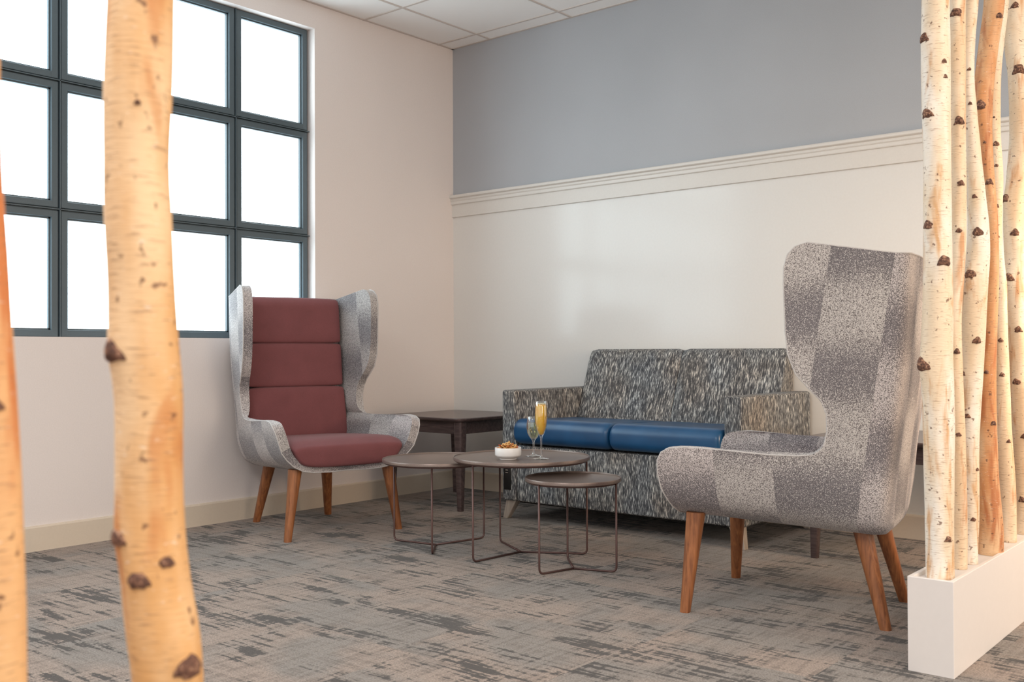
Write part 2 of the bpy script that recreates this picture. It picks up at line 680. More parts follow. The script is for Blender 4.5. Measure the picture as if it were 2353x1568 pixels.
# baseboards
bm = bmesh.new()
rings(bm, [[(d, y, z) for d, z in [(0, 0), (0.013, 0), (0.013, 0.100), (0.010, 0.106), (0, 0.108)]] for y in (YN, 0.0)])
o = link('baseboard_left', bm, M_base, smooth=False)
o['kind'] = 'structure'
bm = bmesh.new()
rings(bm, [[(x, -d, z) for d, z in [(0, 0), (0.013, 0), (0.013, 0.100), (0.010, 0.106), (0, 0.108)]] for x in (0.0, XR)])
o = link('baseboard_back', bm, M_base, smooth=False)
o['kind'] = 'structure'

# window
win = empty('window_1', (-0.05, (WY0 + WY1) / 2, WZ0))
win['kind'] = 'structure'
ycs = [-1.109, -1.564, -2.019, -2.474, -2.929, -3.384, -3.856]
zcs = [0.911, 1.478, 2.048, 2.602]
bm = bmesh.new()
ox, oy, oz = -0.05, (WY0 + WY1) / 2, WZ0


def wb(x0, x1, y0, y1, z0, z1, bev=0.0):
    bm_box(bm, x0 - ox, x1 - ox, y0 - oy, y1 - oy, z0 - oz, z1 - oz, bev=bev, seg=1)


xo = -0.05
panes = []
for i in range(6):
    for j in range(3):
        y1 = ycs[i] - 0.0065
        y0 = ycs[i + 1] + 0.0065
        if i == 0: y1 = WY1 - 0.012
        if i == 5: y0 = WY0 + 0.012
        z0 = zcs[j] + 0.0065
        z1 = zcs[j + 1] - 0.0065
        if j == 0: z0 = WZ0 + 0.001
        if j == 2: z1 = WZ1 - 0.002
        fwid = 0.030
        # sash frame, four mitre-looking bars
        for (a0, a1, b0, b1) in ((y0, y0 + fwid, z0, z1), (y1 - fwid, y1, z0, z1)):
            wb(xo - 0.045, xo, a0, a1, b0, b1, 0.002)
        for (b0, b1) in ((z0, z0 + fwid), (z1 - fwid, z1)):
            wb(xo - 0.0448, xo - 0.0002, y0 + 0.002, y1 - 0.002, b0, b1, 0.002)
        # glazing bead, stepped back
        bd = 0.007
        for (a0, a1, b0, b1) in ((y0 + fwid, y0 + fwid + bd, z0 + fwid, z1 - fwid), (y1 - fwid - bd, y1 - fwid, z0 + fwid, z1 - fwid),
                                 (y0 + fwid, y1 - fwid, z0 + fwid, z0 + fwid + bd), (y0 + fwid, y1 - fwid, z1 - fwid - bd, z1 - fwid)):
            wb(xo - 0.045, xo - 0.014, a0, a1, b0, b1)
        panes.append((y0 + fwid, y1 - fwid, z0 + fwid, z1 - fwid))
# thin ridge bars between sashes
for y in ycs[1:-1]:
    wb(xo - 0.045, xo - 0.012, y - 0.0066, y + 0.0066, WZ0, WZ1)
    wb(xo - 0.012, xo + 0.006, y - 0.0022, y + 0.0022, WZ0, WZ1)
for z in zcs[1:-1]:
    wb(xo - 0.045, xo - 0.012, WY0, WY1, z - 0.0066, z + 0.0066)
    wb(xo - 0.012, xo + 0.006, WY0, WY1, z - 0.0022, z + 0.0022)
wb(xo - 0.045, xo - 0.016, WY1 - 0.012, WY1, WZ0, WZ1)
wb(xo - 0.045, xo - 0.016, WY0, WY0 + 0.012, WZ0, WZ1)
link('window_frame', bm, M_frame, win, smooth=False)
for (a, b, c, d) in panes:
    box('pane', (xo - 0.034 - ox, xo - 0.030 - ox, a - oy, b - oy, c - oz, d - oz), M_pane, win)


# ------------------------------------------------------------------ wing chairs
def lerp(a, b, s): return a + (b - a) * s


ROWS = [  # Fx, Fz, Bx, Bz, yF, yB, thickness factor
    (0.325, 0.3, -0.2, 0.276, 0.0, 0.0, 0.45),
    (0.327, 0.3, -0.262, 0.276, 0.09, 0.09, 0.45),
    (0.331, 0.303, -0.288, 0.277, 0.17, 0.15, 0.5),
    (0.337, 0.313, -0.302, 0.281, 0.225, 0.2, 0.6),
    (0.345, 0.336, -0.31, 0.3, 0.27, 0.245, 0.72),
    (0.352, 0.366, -0.3144, 0.326, 0.305, 0.27, 0.85),
    (0.36, 0.4, -0.3188, 0.362, 0.333, 0.283, 1),
    (0.365, 0.455, -0.3231, 0.388, 0.352, 0.29, 1),
    (0.36, 0.495, -0.3261, 0.412, 0.364, 0.295, 1),
    (0.345, 0.52, -0.3279, 0.432, None, None, 1),
    (0.318, 0.534, -0.3293, 0.447, None, None, 1),
    (0.265, 0.539, -0.3303, 0.458, None, None, 1),
    (0.15, 0.533, -0.3315, 0.472, None, None, 1),
    (0.01, 0.524, -0.3328, 0.486, None, None, 1),
    (-0.075, 0.524, -0.3345, 0.504, None, None, 1),
    (-0.122, 0.528, -0.3374, 0.53, None, None, 1),
    (-0.149, 0.552, -0.3409, 0.558, None, None, 1),
    (-0.16, 0.6, -0.3467, 0.605, None, None, 1),
    (-0.16, 0.65, -0.3533, 0.652, None, None, 1),
    (-0.147, 0.69, -0.3592, 0.694, None, None, 1),
    (-0.112, 0.728, -0.364, 0.735, None, None, 1),
    (-0.075, 0.77, -0.3692, 0.78, None, None, 1),
    (-0.053, 0.83, -0.3756, 0.838, None, None, 1),
    (-0.046, 0.9, -0.3799, 0.9, None, None, 1),
    (-0.044, 0.97, -0.384, 0.96, None, None, 1),
    (-0.042, 1.04, -0.388, 1.02, None, None, 1),
    (-0.043, 1.09, -0.3902, 1.06, None, None, 1),
    (-0.054, 1.13, -0.3918, 1.09, None, None, 1),
    (-0.076, 1.153, -0.3929, 1.11, None, None, 1),
    (-0.11, 1.163, -0.3936, 1.122, None, None, 1),
]
NS, NA, NB = 14, 5, 6          # side, corner arc, half back subdivisions
CORNER = 0.038


def shell_row(r):
    Fx, Fz, Bx, Bz, yF, yB, tf = r
    if yF is None:
        w_ = min(1, max(0, (Fz - .53) / .25))
        yF, yB = lerp(.297, .311, w_) + lerp(.100, .128, w_) * (Fx + .39), lerp(.297, .311, w_)
    R = min(CORNER, yB * .8)
    half = []
    for i in range(NS + 1):
        s = i / NS
        xm = min(-.175, lerp(Fx, Bx + R, .45))      # the panel seam
        x = lerp(Fx, xm, i / 10) if i <= 10 else lerp(xm, Bx + R, (i - 10) / (NS - 10))
        s = (Fx - x) / (Fx - Bx - R)
        half.append((x, lerp(yF, yB, s), lerp(Fz, Bz, s)))
    for i in range(1, NA + 1):
        a = (pi / 2) * i / NA
        half.append((Bx + R - R * sin(a), yB - R + R * cos(a), Bz))
    bulge = 0.012 if yB > .2 else 0
    for i in range(1, NB + 1):
        s = i / NB
        half.append((Bx - bulge * sin(s * pi / 2), (yB - R) * (1 - s), Bz))
    full = half + [(x, -y, z) for x, y, z in half[-2::-1]]
    return full


def make_shell(parent):
    bm = bmesh.new()
    uvl = bm.loops.layers.uv.new('UVMap')
    dl = bm.verts.layers.deform.verify()
    grid = []
    rows = [shell_row(r) for r in ROWS]
    n = len(rows[0])
    perim = []
    for r, row in zip(ROWS, rows):
        # arc length measured from the back corner start
        acc = [0.0] * n
        mid = n // 2
        for i in range(mid - 1, -1, -1):
            a, b = Vector(row[i]), Vector(row[i + 1])
            acc[i] = acc[i + 1] + (a - b).length
        for i in range(mid + 1, n):
            a, b = Vector(row[i]), Vector(row[i - 1])
            acc[i] = acc[i - 1] + (a - b).length
        perim.append(acc)
        g = []
        for p in row:
            v_ = bm.verts.new(p)
            tf = r[6]
            if p[2] > .50 and p[2] < .56:      # the arm tops are thinner than the front rolls
                q = max(0, min(1, (p[0] - .22) / .11))
                w_ = max(0, 1 - abs(p[2] - .53) / .03)
                tf *= 1 - .58 * (1 - q * q * (3 - 2 * q)) * w_
            v_[dl][0] = tf
            g.append(v_)
        grid.append(g)
    nr = len(rows)
    mid = n // 2
    for k in range(nr - 1):
        for i in range(n - 1):
            vs = (grid[k][i], grid[k][i + 1], grid[k + 1][i + 1], grid[k + 1][i])
            try:
                f = bm.faces.new(vs)
            except ValueError:
                continue
            cx = sum(v_.co.x for v_ in vs) / 4
            side = i < NS - 0 or i >= n - 1 - NS
            ids = ((k, i), (k, i + 1), (k + 1, i + 1), (k + 1, i))
            arm = side and k < 14 and (i < 10 or i >= n - 11)
            for lp, (a, b) in zip(f.loops, ids):
                x, y, z = rows[a][b]
                if side:
                    u = (x + 0.54) if arm else (x + .15 * (z - .5) + .08 + .54 + 0.0)
                    sgn = 1 if i < mid else 1.0
                    if i >= mid: u += 3.6
                else:
                    Fx, Fz, Bx, Bz = ROWS[a][:4]
                    uc = Bx + CORNER + .15 * (z - .5) + .62
                    e = perim[a][NS] - perim[a][b]
                    if b > mid: e = perim[a][NS] + perim[a][b]
                    u = uc - e
                v0 = z
                if a < 5: v0 = z - (.30 - min(abs(y), .30)) * .8
                lp[uvl].uv = (u, v0)
    # inner faces of row 0 coincide on the centre line
    bmesh.ops.remove_doubles(bm, verts=grid[0], dist=1e-5)
    bad = [f for f in bm.faces if f.calc_area() < 1e-9]
    bmesh.ops.delete(bm, geom=bad, context='FACES_ONLY')
    # normals outward
    bmesh.ops.recalc_face_normals(bm, faces=bm.faces)
    bm.faces.ensure_lookup_table()
    ref = min(bm.faces, key=lambda f: f.calc_center_median().x)
    if ref.normal.x > 0:
        bmesh.ops.reverse_faces(bm, faces=bm.faces)
    me = bpy.data.meshes.new('shell')
    bm.to_mesh(me)
    bm.free()
    for p in me.polygons: p.use_smooth = True
    me.materials.append(M_boucle)
    o = bpy.data.objects.new('shell', me)
    COL.objects.link(o)
    o.parent = parent
    o.vertex_groups.new(name='thick')
    m = o.modifiers.new('solid', 'SOLIDIFY')
    m.thickness = 0.046
    m.offset = -1
    m.vertex_group = 'thick'
    m.thickness_vertex_group = 0.0
    m.use_rim = True
    m = o.modifiers.new('bev', 'BEVEL')
    m.width = 0.013
    m.segments = 3
    m.limit_method = 'ANGLE'
    m.angle_limit = radians(50)
    m = o.modifiers.new('sub', 'SUBSURF')
    m.levels = 1
    m.render_levels = 1
    # edge piping
    path = [rows[k][0] for k in range(nr - 1, -1, -1)][:-1]
    left = [Vector(rows[k][0]) for k in range(nr)]
    right = [Vector(rows[k][-1]) for k in range(nr)]
    top = [Vector(p) for p in rows[-1]]
    loop = left[::-1] + right[1:] + top[::-1][1:-1]
    dense = []
    for p in loop:
        if not dense or (p - dense[-1]).length > 0.004:
            dense.append(p)
    c = Vector((0, 0, 0))
    sm = []
    N = len(dense)
    for i in range(N):
        p = dense[i]
        q = Vector((p.x * 1.0, p.y, p.z))
        inw = Vector((-.02, 0, .6 if p.z < .5 else .9)) - p
        ins = Vector((0, -p.y, 0)).normalized() if abs(p.y) > 1e-3 else Vector((0, 0, 1))
        sm.append(q + ins * 0.0025)
    bm = bmesh.new()
    tube(bm, sm, 0.0028, 6, closed=True)
    link('piping', bm, M_piping, parent)
    return o


def pad(name, prof_fn, nu, nv, mat, parent, subs=1):
    bm = bmesh.new()
    loops = []
    for j in range(nv + 1):
        loops.append([prof_fn(i / nu, j / nv) for i in range(nu)])
    rings(bm, loops)
    o = link(name, bm, mat, parent)
    m = o.modifiers.new('sub', 'SUBSURF')
    m.levels = subs
    m.render_levels = subs
    return o


def superell(a, b, ang, p):
    c, s = cos(ang), sin(ang)
    return (math.copysign(abs(c) ** (2 / p), c) * a, math.copysign(abs(s) ** (2 / p), s) * b)


def make_chair(name, loc, rz):
    root = empty(name, loc, rz)
    make_shell(root)

    # three stacked back pads; each a bulging block lying on the back shell
    def backx(z): return -.325 - .069 * min(1, max(0, (z - .42) / .7)) + .046
    zs = [(.40, .6730), (.6665, .8930), (.8865, 1.125)]
    for z0, z1 in zs:
        def fn(u, v, z0=z0, z1=z1):
            zc = lerp(z0, z1, v)
            e = (1 - abs(2 * v - 1) ** 8)           # pinches towards the seams
            fat = 0.062 + 0.009 * e + (.010 if z1 < .7 else 0)
            if z1 > 1.1 and v > .85: fat -= .02 * (v - .85) / .15
            hw = 0.254 + 0.008 * (1.1 - zc) + (0.0 if z1 > .7 else .012 * (1 - v))
            a = 2 * pi * u
            x, y = superell(fat * .5, hw, a, 7)
            return (backx(zc) + fat * .5 + x - .003, y, zc)
        pad('back_pad', fn, 40, 16, M_burg, root)

    # seat pad: follows the pan, rounded nose
    def seat(u, v):
        # v runs back to front
        x = lerp(-.275, .352, v)
        nose = max(0, (v - .80) / .20)
        hw = lerp(.250, .300, v)
        ztop = lerp(.425, .456, v) + .004 * sin(pi * v) - .028 * nose ** 3
        zbot = lerp(.306, .324, v)
        if nose > .93:
            hw -= .012 * (nose - .93) / .07
        a = 2 * pi * u
        cx, cz = superell(1, 1, a, 5)
        zc = (ztop + zbot) / 2
        hz = (ztop - zbot) / 2
        # sides slope in under the pad
        z = zc + cz * hz
        k_ = min(1.0, max(0.0, (z - zbot) / (ztop - zbot)))
        y = cx * hw * lerp(.70, 1.0, k_ ** .6)
        if nose > 0:
            bulge = (.5 + .5 * cos(pi * min(1, nose)))
        return (x, y, z)
    bm = bmesh.new()
    nu = 44
    vs_ = [i / 22 for i in range(23)]
    loops = [[seat(i / nu, v_) for i in range(nu)] for v_ in vs_]
    last = loops[-1]
    for s, dx in ((.93, .008), (.80, .014), (.5, .018), (.2, .020)):
        cz = sum(p[2] for p in last) / nu
        loops.append([(p[0] + dx, p[1] * lerp(1, s, .25) if s > .6 else p[1] * s, cz + (p[2] - cz) * s) for p in last])
    rings(bm, loops)
    o = link('seat_pad', bm, M_burg, root)
    m = o.modifiers.new('sub', 'SUBSURF')
    m.levels = 1
    m.render_levels = 1

    # legs
    legs = [((.300, .279), (.277, .233), .037, .020), ((.300, -.279), (.277, -.233), .037, .020),
            ((-.300, .193), (-.225, .150), .037, .021), ((-.300, -.193), (-.225, -.150), .037, .021)]
    for (fx, fy), (tx, ty), rt, rb in legs:
        bm = bmesh.new()
        loops = []
        ztop = .318 if fx > 0 else .300
        for k in range(11):
            s = k / 10
            z = ztop * (1 - s)
            r = lerp(rt, rb, s ** .85)
            cx, cy = lerp(tx, fx, s), lerp(ty, fy, s)
            loops.append([(cx + r * .82 * superell(1, 1, 2 * pi * i / 20, 2.6)[0], cy + r * .82 * superell(1, 1, 2 * pi * i / 20, 2.6)[1], z) for i in range(20)])
        rings(bm, loops)
        link('leg', bm, M_walnut, root, flat_angle=50)
    return root


chairA = make_chair('wing_chair', (.462, -1.456, 0), radians(-14.8))
tag(chairA, 'grey patchwork wing chair with burgundy cushions, in front of the window', 'armchair', 'high-backed wing chairs')
chairB = copy_thing(chairA, (2.899, -1.4093, 0), radians(-169.25))
tag(chairB, 'grey patchwork wing chair seen from the side, beside the white planter of birch trunks', 'armchair', 'high-backed wing chairs')

# ------------------------------------------------------------------ sofa
sofa = empty('loveseat', (1.676, -.37, 0))
tag(sofa, 'streaked grey loveseat with glossy navy seat cushions against the back wall', 'sofa')
SX, SY = 1.676, -.37


def sbox(name, x0, x1, y0, y1, z0, z1, mat, bev, seg=3):
    return box(name, (x0 - SX, x1 - SX, y0 - SY, y1 - SY, z0, z1), mat, sofa, bev, seg)


sbox('armrest', 1.010, 1.098, -.722, -.022, .092, .648, M_streak, .014, 4)
sbox('armrest', 2.254, 2.342, -.722, -.022, .092, .648, M_streak, .014, 4)
sbox('base_panel', 1.097, 2.255, -.712, -.06, .092, .372, M_streak, .010, 3)
sbox('under_frame', 1.06, 2.29, -.66, -.05, .078, .0925, M_black, .003, 2)
# reclined back, two halves meeting in a seam
def back_half(x0, x1):
    bm = bmesh.new()
    prof = []
    # (y, z) outline, front face leaning back
    P = [(-.215, .44), (-.208, .50), (-.150, .66), (-.098, .80), (-.078, .842), (-.058, .852), (-.034, .852), (-.020, .840), (-.016, .80), (-.022, .44)]
    nx = 14
    loops = []
    for i in range(nx + 1):
        s = i / nx
        x = lerp(x0, x1, s)
        e = min(s, 1 - s) * (x1 - x0)
        pull = .010 * max(0, 1 - e / .018) ** 2
        cy = sum(p[0] for p in P) / len(P)
        cz = sum(p[1] for p in P) / len(P)
        loops.append([(x - SX, (y + (pull if y < -.07 else 0)) - SY, z - (pull * .9 if z > .8 else 0)) for y, z in P])
    rings(bm, loops)
    o = link('backrest', bm, M_streak_back, sofa, flat_angle=60)
    m = o.modifiers.new('bev', 'BEVEL')
    m.width = .006
    m.segments = 2
    m.limit_method = 'ANGLE'
    m.angle_limit = radians(50)
back_half(1.100, 1.6755)
back_half(1.6765, 2.252)


def cushion(x0, x1, nm='seat_cushion'):
    bm = bmesh.new()
    # (y, z) rounded cross-section with waterfall nose
    P = []
    y0, y1, z0, z1 = -.752, -.19, .382, .508
    for a in range(0, 91, 10):           # front top
        P.append((y0 + .060 - .060 * sin(radians(90 - a)) * 1.0, z1 - .050 + .050 * sin(radians(a)) * 1.0))
    P[0] = (y0, z1 - .050)
    for s in (.15, .3, .5, .7, .85, 1):
        P.append((lerp(y0 + .06, y1, s), z1 - .004 - .014 * s))
    P.append((y1, z0 + .01))
    for s in (.2, .5, .8):
        P.append((lerp(y1, y0 + .05, s), z0))
    for a in range(0, 91, 15):
        P.append((y0 + .045 - .045 * sin(radians(a)), z0 + .045 - .045 * cos(radians(a))))
    cyc = (y0 + y1) / 2
    czc = (z0 + z1) / 2
    loops = []
    xs = [0, .003, .010, .022, .04, .07]
    L = x1 - x0
    allx = xs + [L * q for q in (.2, .35, .5, .65, .8)] + [L - q for q in reversed(xs)]
    for xx in allx:
        e = min(xx, L - xx)
        k_ = max(0, 1 - e / .022)
        sh = .020 * (1 - math.sqrt(max(0, 1 - k_ * k_)))
        loops.append([(x0 + xx - SX, (y + (sh if y < cyc else -sh)) - SY, z + (sh if z < czc else -sh)) for y, z in P])
    rings(bm, loops)
    o = link(nm, bm, M_vinyl, sofa)
    m = o.modifiers.new('sub', 'SUBSURF')
    m.levels = 1
    m.render_levels = 1
cushion(1.102, 1.6745)
cushion(1.6775, 2.250)


def sofa_foot(xt0, xt1, xb0, xb1, yt, yb):
    bm = bmesh.new()
    loops = []
    for z, a, b, y in ((.0, xb0, xb1, yb), (.094, xt0, xt1, yt)):
        w = .030 if z == 0 else .045
        loops.append([(a - SX, y - SY, z), (b - SX, y - SY, z), (b - SX, y + w - SY, z), (a - SX, y + w - SY, z)])
    rings(bm, loops)
    bmesh.ops.bevel(bm, geom=list(bm.edges), offset=.002, segments=1, affect='EDGES')
    link('foot', bm, M_pale, sofa, smooth=False)
sofa_foot(1.024, 1.088, 1.006, 1.036, -.705, -.712)
sofa_foot(2.264, 2.328, 2.316, 2.346, -.705, -.712)
sofa_foot(1.024, 1.088, 1.006, 1.036, -.085, -.055)
sofa_foot(2.264, 2.328, 2.316, 2.346, -.085, -.055)
# black power outlet on the front left corner
op = sbox('power_outlet', 1.026, 1.072, -.729, -.7205, .148, .292, M_black, .003, 2)
for z in (.232, .245):
    bm = bmesh.new()
    bm_box(bm, 1.040 - SX, 1.056 - SX, -.7302 - SY, -.7288 - SY, z, z + .003)
    link('socket_mark', bm, M_pale, op, smooth=False)


# ------------------------------------------------------------------ square side tables
def square_table(loc):
    root = empty('side_table', loc)
    # top with softly bowed sides and round corners, tapered lower edge
    def outline(h, rc, z, n=8):
        pts = []
        for cx, cy, a0 in ((h - rc, h - rc, 0), (-h + rc, h - rc, 90), (-h + rc, -h + rc, 180), (h - rc, -h + rc, 270)):
            for i in range(n + 1):
                a = radians(a0 + 90 * i / n)
                pts.append((cx + rc * cos(a), cy + rc * sin(a), z))
        return pts
    bm = bmesh.new()
    rings(bm, [outline(.288, .040, .470), outline(.300, .050, .4745), outline(.305, .055, .481), outline(.305, .055, .488), outline(.302, .052, .4915)])
    link('tabletop', bm, M_espresso, root, flat_angle=40)
    for sx, sy, horiz in ((0, -1, True), (0, 1, True), (-1, 0, False), (1, 0, False)):
        bm = bmesh.new()
        if horiz: bm_box(bm, -.245, .245, sy * .255 - .010, sy * .255 + .010, .405, .470, .002, 1)
        else: bm_box(bm, sx * .255 - .010, sx * .255 + .010, -.245, .245, .405, .470, .002, 1)
        link('apron', bm, M_espresso, root, smooth=False)
    for sx in (-1, 1):
        for sy in (-1, 1):
            bm = bmesh.new()
            loops = []
            for z, r in ((0, .014), (.20, .020), (.38, .026), (.470, .027)):
                cx, cy = sx * (.262 - (r - .014) * .6), sy * (.262 - (r - .014) * .6)
                loops.append([(cx + superell(r, r, 2 * pi * (i + .5) / 16, 5)[0], cy + superell(r, r, 2 * pi * (i + .5) / 16, 5)[1], z) for i in range(16)])
            rings(bm, loops)
            link('leg', bm, M_espresso, root, flat_angle=40)
    return root


tbA = square_table((.436, -.432, 0))
tag(tbA, 'dark square wooden side table in the room corner, left of the loveseat', 'side table', 'square side tables')
tbB = copy_thing(tbA, (2.895, -.405, 0), 0)
tag(tbB, 'dark square wooden side table mostly hidden behind the right-hand wing chair', 'side table', 'square side tables')


# ------------------------------------------------------------------ round nesting tables
def round_table(loc, r, h, feet_r, angs, hub, label, rod=.0042):
    root = empty('round_table', (loc[0], loc[1], 0))
    tag(root, label, 'coffee table', 'round metal nesting tables')
    bm = bmesh.new()
    prof = [(0, h - .010), (r - .010, h - .010), (r - .002, h - .013), (r, h - .011), (r, h - .001), (r - .0015, h + .0015), (r - .004, h + .001),
            (r - .006, h - .003), (r - .012, h - .005), (0, h - .005)]
    # tray top: thin raised lip around a flat disc
    lathe(bm, prof, 96)
    link('tabletop', bm, M_bronze, root, flat_angle=40)
    bm = bmesh.new()
    ring = [((r - .012) * cos(2 * pi * i / 72), (r - .012) * sin(2 * pi * i / 72), h - .016) for i in range(72)]
    tube(bm, ring, .0035, 8, closed=True)
    link('support_ring', bm, M_rod, root)
    hx, hy = hub[0] - loc[0], hub[1] - loc[1]
    for a in angs:
        a = radians(a)
        ax, ay = feet_r * cos(a), feet_r * sin(a)
        tx, ty = ax, ay
        pts = fillet([(tx, ty, h - .014), (ax, ay, rod), (hx, hy, rod + .001)], .022, 6)
        bm = bmesh.new()
        tube(bm, pts, rod, 10)
        link('leg', bm, M_rod, root)
    return root


rtL = round_table((1.2466, -1.4169), .250, .377, .2304, (-164, -54, 75), (1.253, -1.450),
                  'round tray table left of the trio, beside the wing chair by the window')
rtC = round_table((1.6480, -1.3420), .285, .405, .2723, (-96, 150, 32), (1.640, -1.339),
                  'largest and tallest round tray table, with the drinks and snack bowl on it')
rtR = round_table((1.9900, -1.4430), .187, .353, .1795, (-99, 134, 12), (2.004, -1.461),
                  'smallest and lowest round tray table, in front of the loveseat, empty')
TZ = .400        # top surface of the large tray

# ------------------------------------------------------------------ drinks and snacks
def glass(name, loc, prof_out, prof_in, label):
    root = empty(name, loc)
    tag(root, label, 'drinking glass')
    bm = bmesh.new()
    lathe(bm, prof_out + prof_in, 40)
    link('glass_body', bm, M_glass, root)
    return root


# champagne flute 24 cm
fo = [(0, .0), (.030, .0), (.0335, .0012), (.033, .0028), (.018, .0042), (.006, .008), (.0038, .016), (.0036, .05), (.0040, .085), (.0065, .094),
      (.0125, .104), (.0200, .125), (.0248, .150), (.0262, .172), (.0255, .195), (.0238, .216), (.0220, .238)]
fi = [(.0212, .238), (.0230, .216), (.0247, .195), (.0254, .172), (.0240, .150), (.0192, .126), (.0115, .106), (.004, .0985), (0, .0975)]
fl = glass('champagne_flute', (1.758, -1.347, TZ), fo, fi, 'tall flute of orange juice mimosa on the large round table')
bm = bmesh.new()
lathe(bm, [(0, .0980), (.0040, .0990), (.0112, .1065), (.0188, .1262), (.0236, .150), (.0250, .172), (.0243, .195), (.0228, .2145), (.0220, .2255), (0, .2255)], 40)
link('orange_juice', bm, M_juice, fl)
bm = bmesh.new()
lathe(bm, [(0, .2256), (.0219, .2256), (.0213, .2300), (0, .2300)], 40)
link('foam', bm, M_foam, fl)
# wine glass 17 cm
wo = [(0, 0), (.030, 0), (.0345, .0012), (.034, .003), (.018, .006), (.0065, .0105), (.0045, .018), (.0042, .045), (.0048, .062), (.0080, .070),
      (.0165, .080), (.0265, .098), (.0300, .118), (.0295, .135), (.0265, .155), (.0245, .168)]
wi = [(.0237, .168), (.0257, .155), (.0287, .135), (.0292, .118), (.0257, .0985), (.0158, .0815), (.006, .0740), (0, .0730)]
wg = glass('wine_glass', (1.665, -1.281, TZ), wo, wi, 'short-stemmed wine glass of pale white wine, behind the flute')
bm = bmesh.new()
lathe(bm, [(0, .0735), (.0058, .0745), (.0154, .0820), (.0252, .0990), (.0287, .118), (.0281, .137), (.0275, .1412), (0, .1412)], 40)
link('white_wine', bm, M_wine, wg)
# bowl
bowl = empty('snack_bowl', (1.656, -1.437, TZ))
tag(bowl, 'small white porcelain bowl heaped with snack mix on the large round table', 'bowl')
bm = bmesh.new()
lathe(bm, [(0, 0), (.034, 0), (.036, .002), (.036, .005), (.048, .0125), (.0525, .0165), (.0540, .020), (.0545, .0475), (.0535, .0490), (.0515, .0480), (.0510, .022),
           (.044, .013), (.030, .009), (0, .008)], 56)
link('bowl_body', bm, M_porc, bowl, flat_angle=50)

protos = []
def almond():
    bm = bmesh.new()
    bmesh.ops.create_icosphere(bm, subdivisions=2, radius=1)
    for v_ in bm.verts:
        s = 1 - .35 * v_.co.x
        v_.co = Vector((v_.co.x * .0095, v_.co.y * .0058 * s, v_.co.z * .0042 * s))
    return link('snack_piece', bm, M_nut1)
def stick(mat, bend):
    bm = bmesh.new()
    pts = [(.013 * cos(a) * 1.0, .013 * sin(a) * bend, 0) for a in [radians(q) for q in range(-50, 51, 10)]]
    pts = [((a / 50.0) * .013, .005 * bend * cos(radians(a)), 0) for a in range(-50, 51, 10)]
    tube(bm, pts, [.0022 + .0008 * sin(pi * i / 10) for i in range(11)], 7)
    return link('snack_piece', bm, mat)
def flake():
    bm = bmesh.new()
    loops = []
    for k_, zz in enumerate((-.0009, .0009)):
        loops.append([(.0095 * cos(2 * pi * i / 14) * (1 + .15 * sin(3 * i)), .008 * sin(2 * pi * i / 14), zz + .0022 * cos(4 * pi * i / 14)) for i in range(14)])
    rings(bm, loops)
    return link('snack_piece', bm, M_nut2)
protos = [almond(), stick(M_nut2, 1), flake(), stick(M_nut3, .6), almond()]
protos[4].data.materials[0] = M_nut1
PL = ['brown nut in the white snack bowl', 'pale curved cracker stick in the white snack bowl', 'golden crisp flake in the white snack bowl',
      'rust-coloured snack stick in the white snack bowl', 'brown nut in the white snack bowl']
rnd = random.Random(4)
layers = [(.040, .018, 10), (.044, .028, 14), (.046, .038, 18), (.043, .047, 20), (.034, .054, 14), (.020, .060, 8), (.006, .064, 2)]
used = [False] * 5
for R_, z_, n_ in layers:
    for q in range(n_):
        a = 2 * pi * (q + rnd.random() * .5) / n_
        rad = R_ * (rnd.uniform(.55, .92) if q % 2 else rnd.uniform(.85, .97))
        k_ = rnd.choice([0, 1, 1, 2, 2, 3])
        pr = protos[k_]
        if used[k_]:
            c = pr.copy()
            COL.objects.link(c)
        else:
            c = pr
            used[k_] = True
        c.location = (1.656 + rad * cos(a) * .93, -1.437 + rad * sin(a) * .93, TZ + z_ + rnd.uniform(-.002, .003))
        c.rotation_euler = (rnd.uniform(-.6, .6), rnd.uniform(-.6, .6), rnd.uniform(0, 6.28))
        tag(c, PL[k_], 'snack', ['brown nuts in the bowl', 'pale cracker sticks in the bowl', 'golden flakes in the bowl', 'rust-coloured sticks in the bowl', ''][k_])
for k_, pr in enumerate(protos):
    if not used[k_]: bpy.data.objects.remove(pr)


# ------------------------------------------------------------------ planters
def planter(x0, x1, y0, y1, h, label):
    cx, cy = (x0 + x1) / 2, (y0 + y1) / 2
    root = empty('planter_box', (cx, cy, 0))
    tag(root, label, 'planter')
    w = .012
    bm = bmesh.new()
    out = [(x0 - cx, y0 - cy), (x1 - cx, y0 - cy), (x1 - cx, y1 - cy), (x0 - cx, y1 - cy)]
    inn = [(x0 + w - cx, y0 + w - cy), (x1 - w - cx, y0 + w - cy), (x1 - w - cx, y1 - w - cy), (x0 + w - cx, y1 - w - cy)]
    loops = [[(a, b, 0) for a, b in out], [(a, b, h) for a, b in out], [(a, b, h) for a, b in inn], [(a, b, h - .03) for a, b in inn]]
    rings(bm, loops, True, False)
    o = link('box_shell', bm, M_plant, root, smooth=False)
    m = o.modifiers.new('bev', 'BEVEL')
    m.width = .0015
    m.segments = 2
    bm = bmesh.new()
    bm_box(bm, x0 + w - cx, x1 - w - cx, y0 + w - cy, y1 - w - cy, h - .03, h - .010)
    link('top_insert', bm, M_plant, root, smooth=False)
    return root


planter(3.412, 3.528, -1.893, -.30, .248, 'long low white planter box holding the birch trunks at the right')
planter(3.407, 3.523, -4.75, -3.98, .248, 'low white planter box under the two close blurred birch trunks')


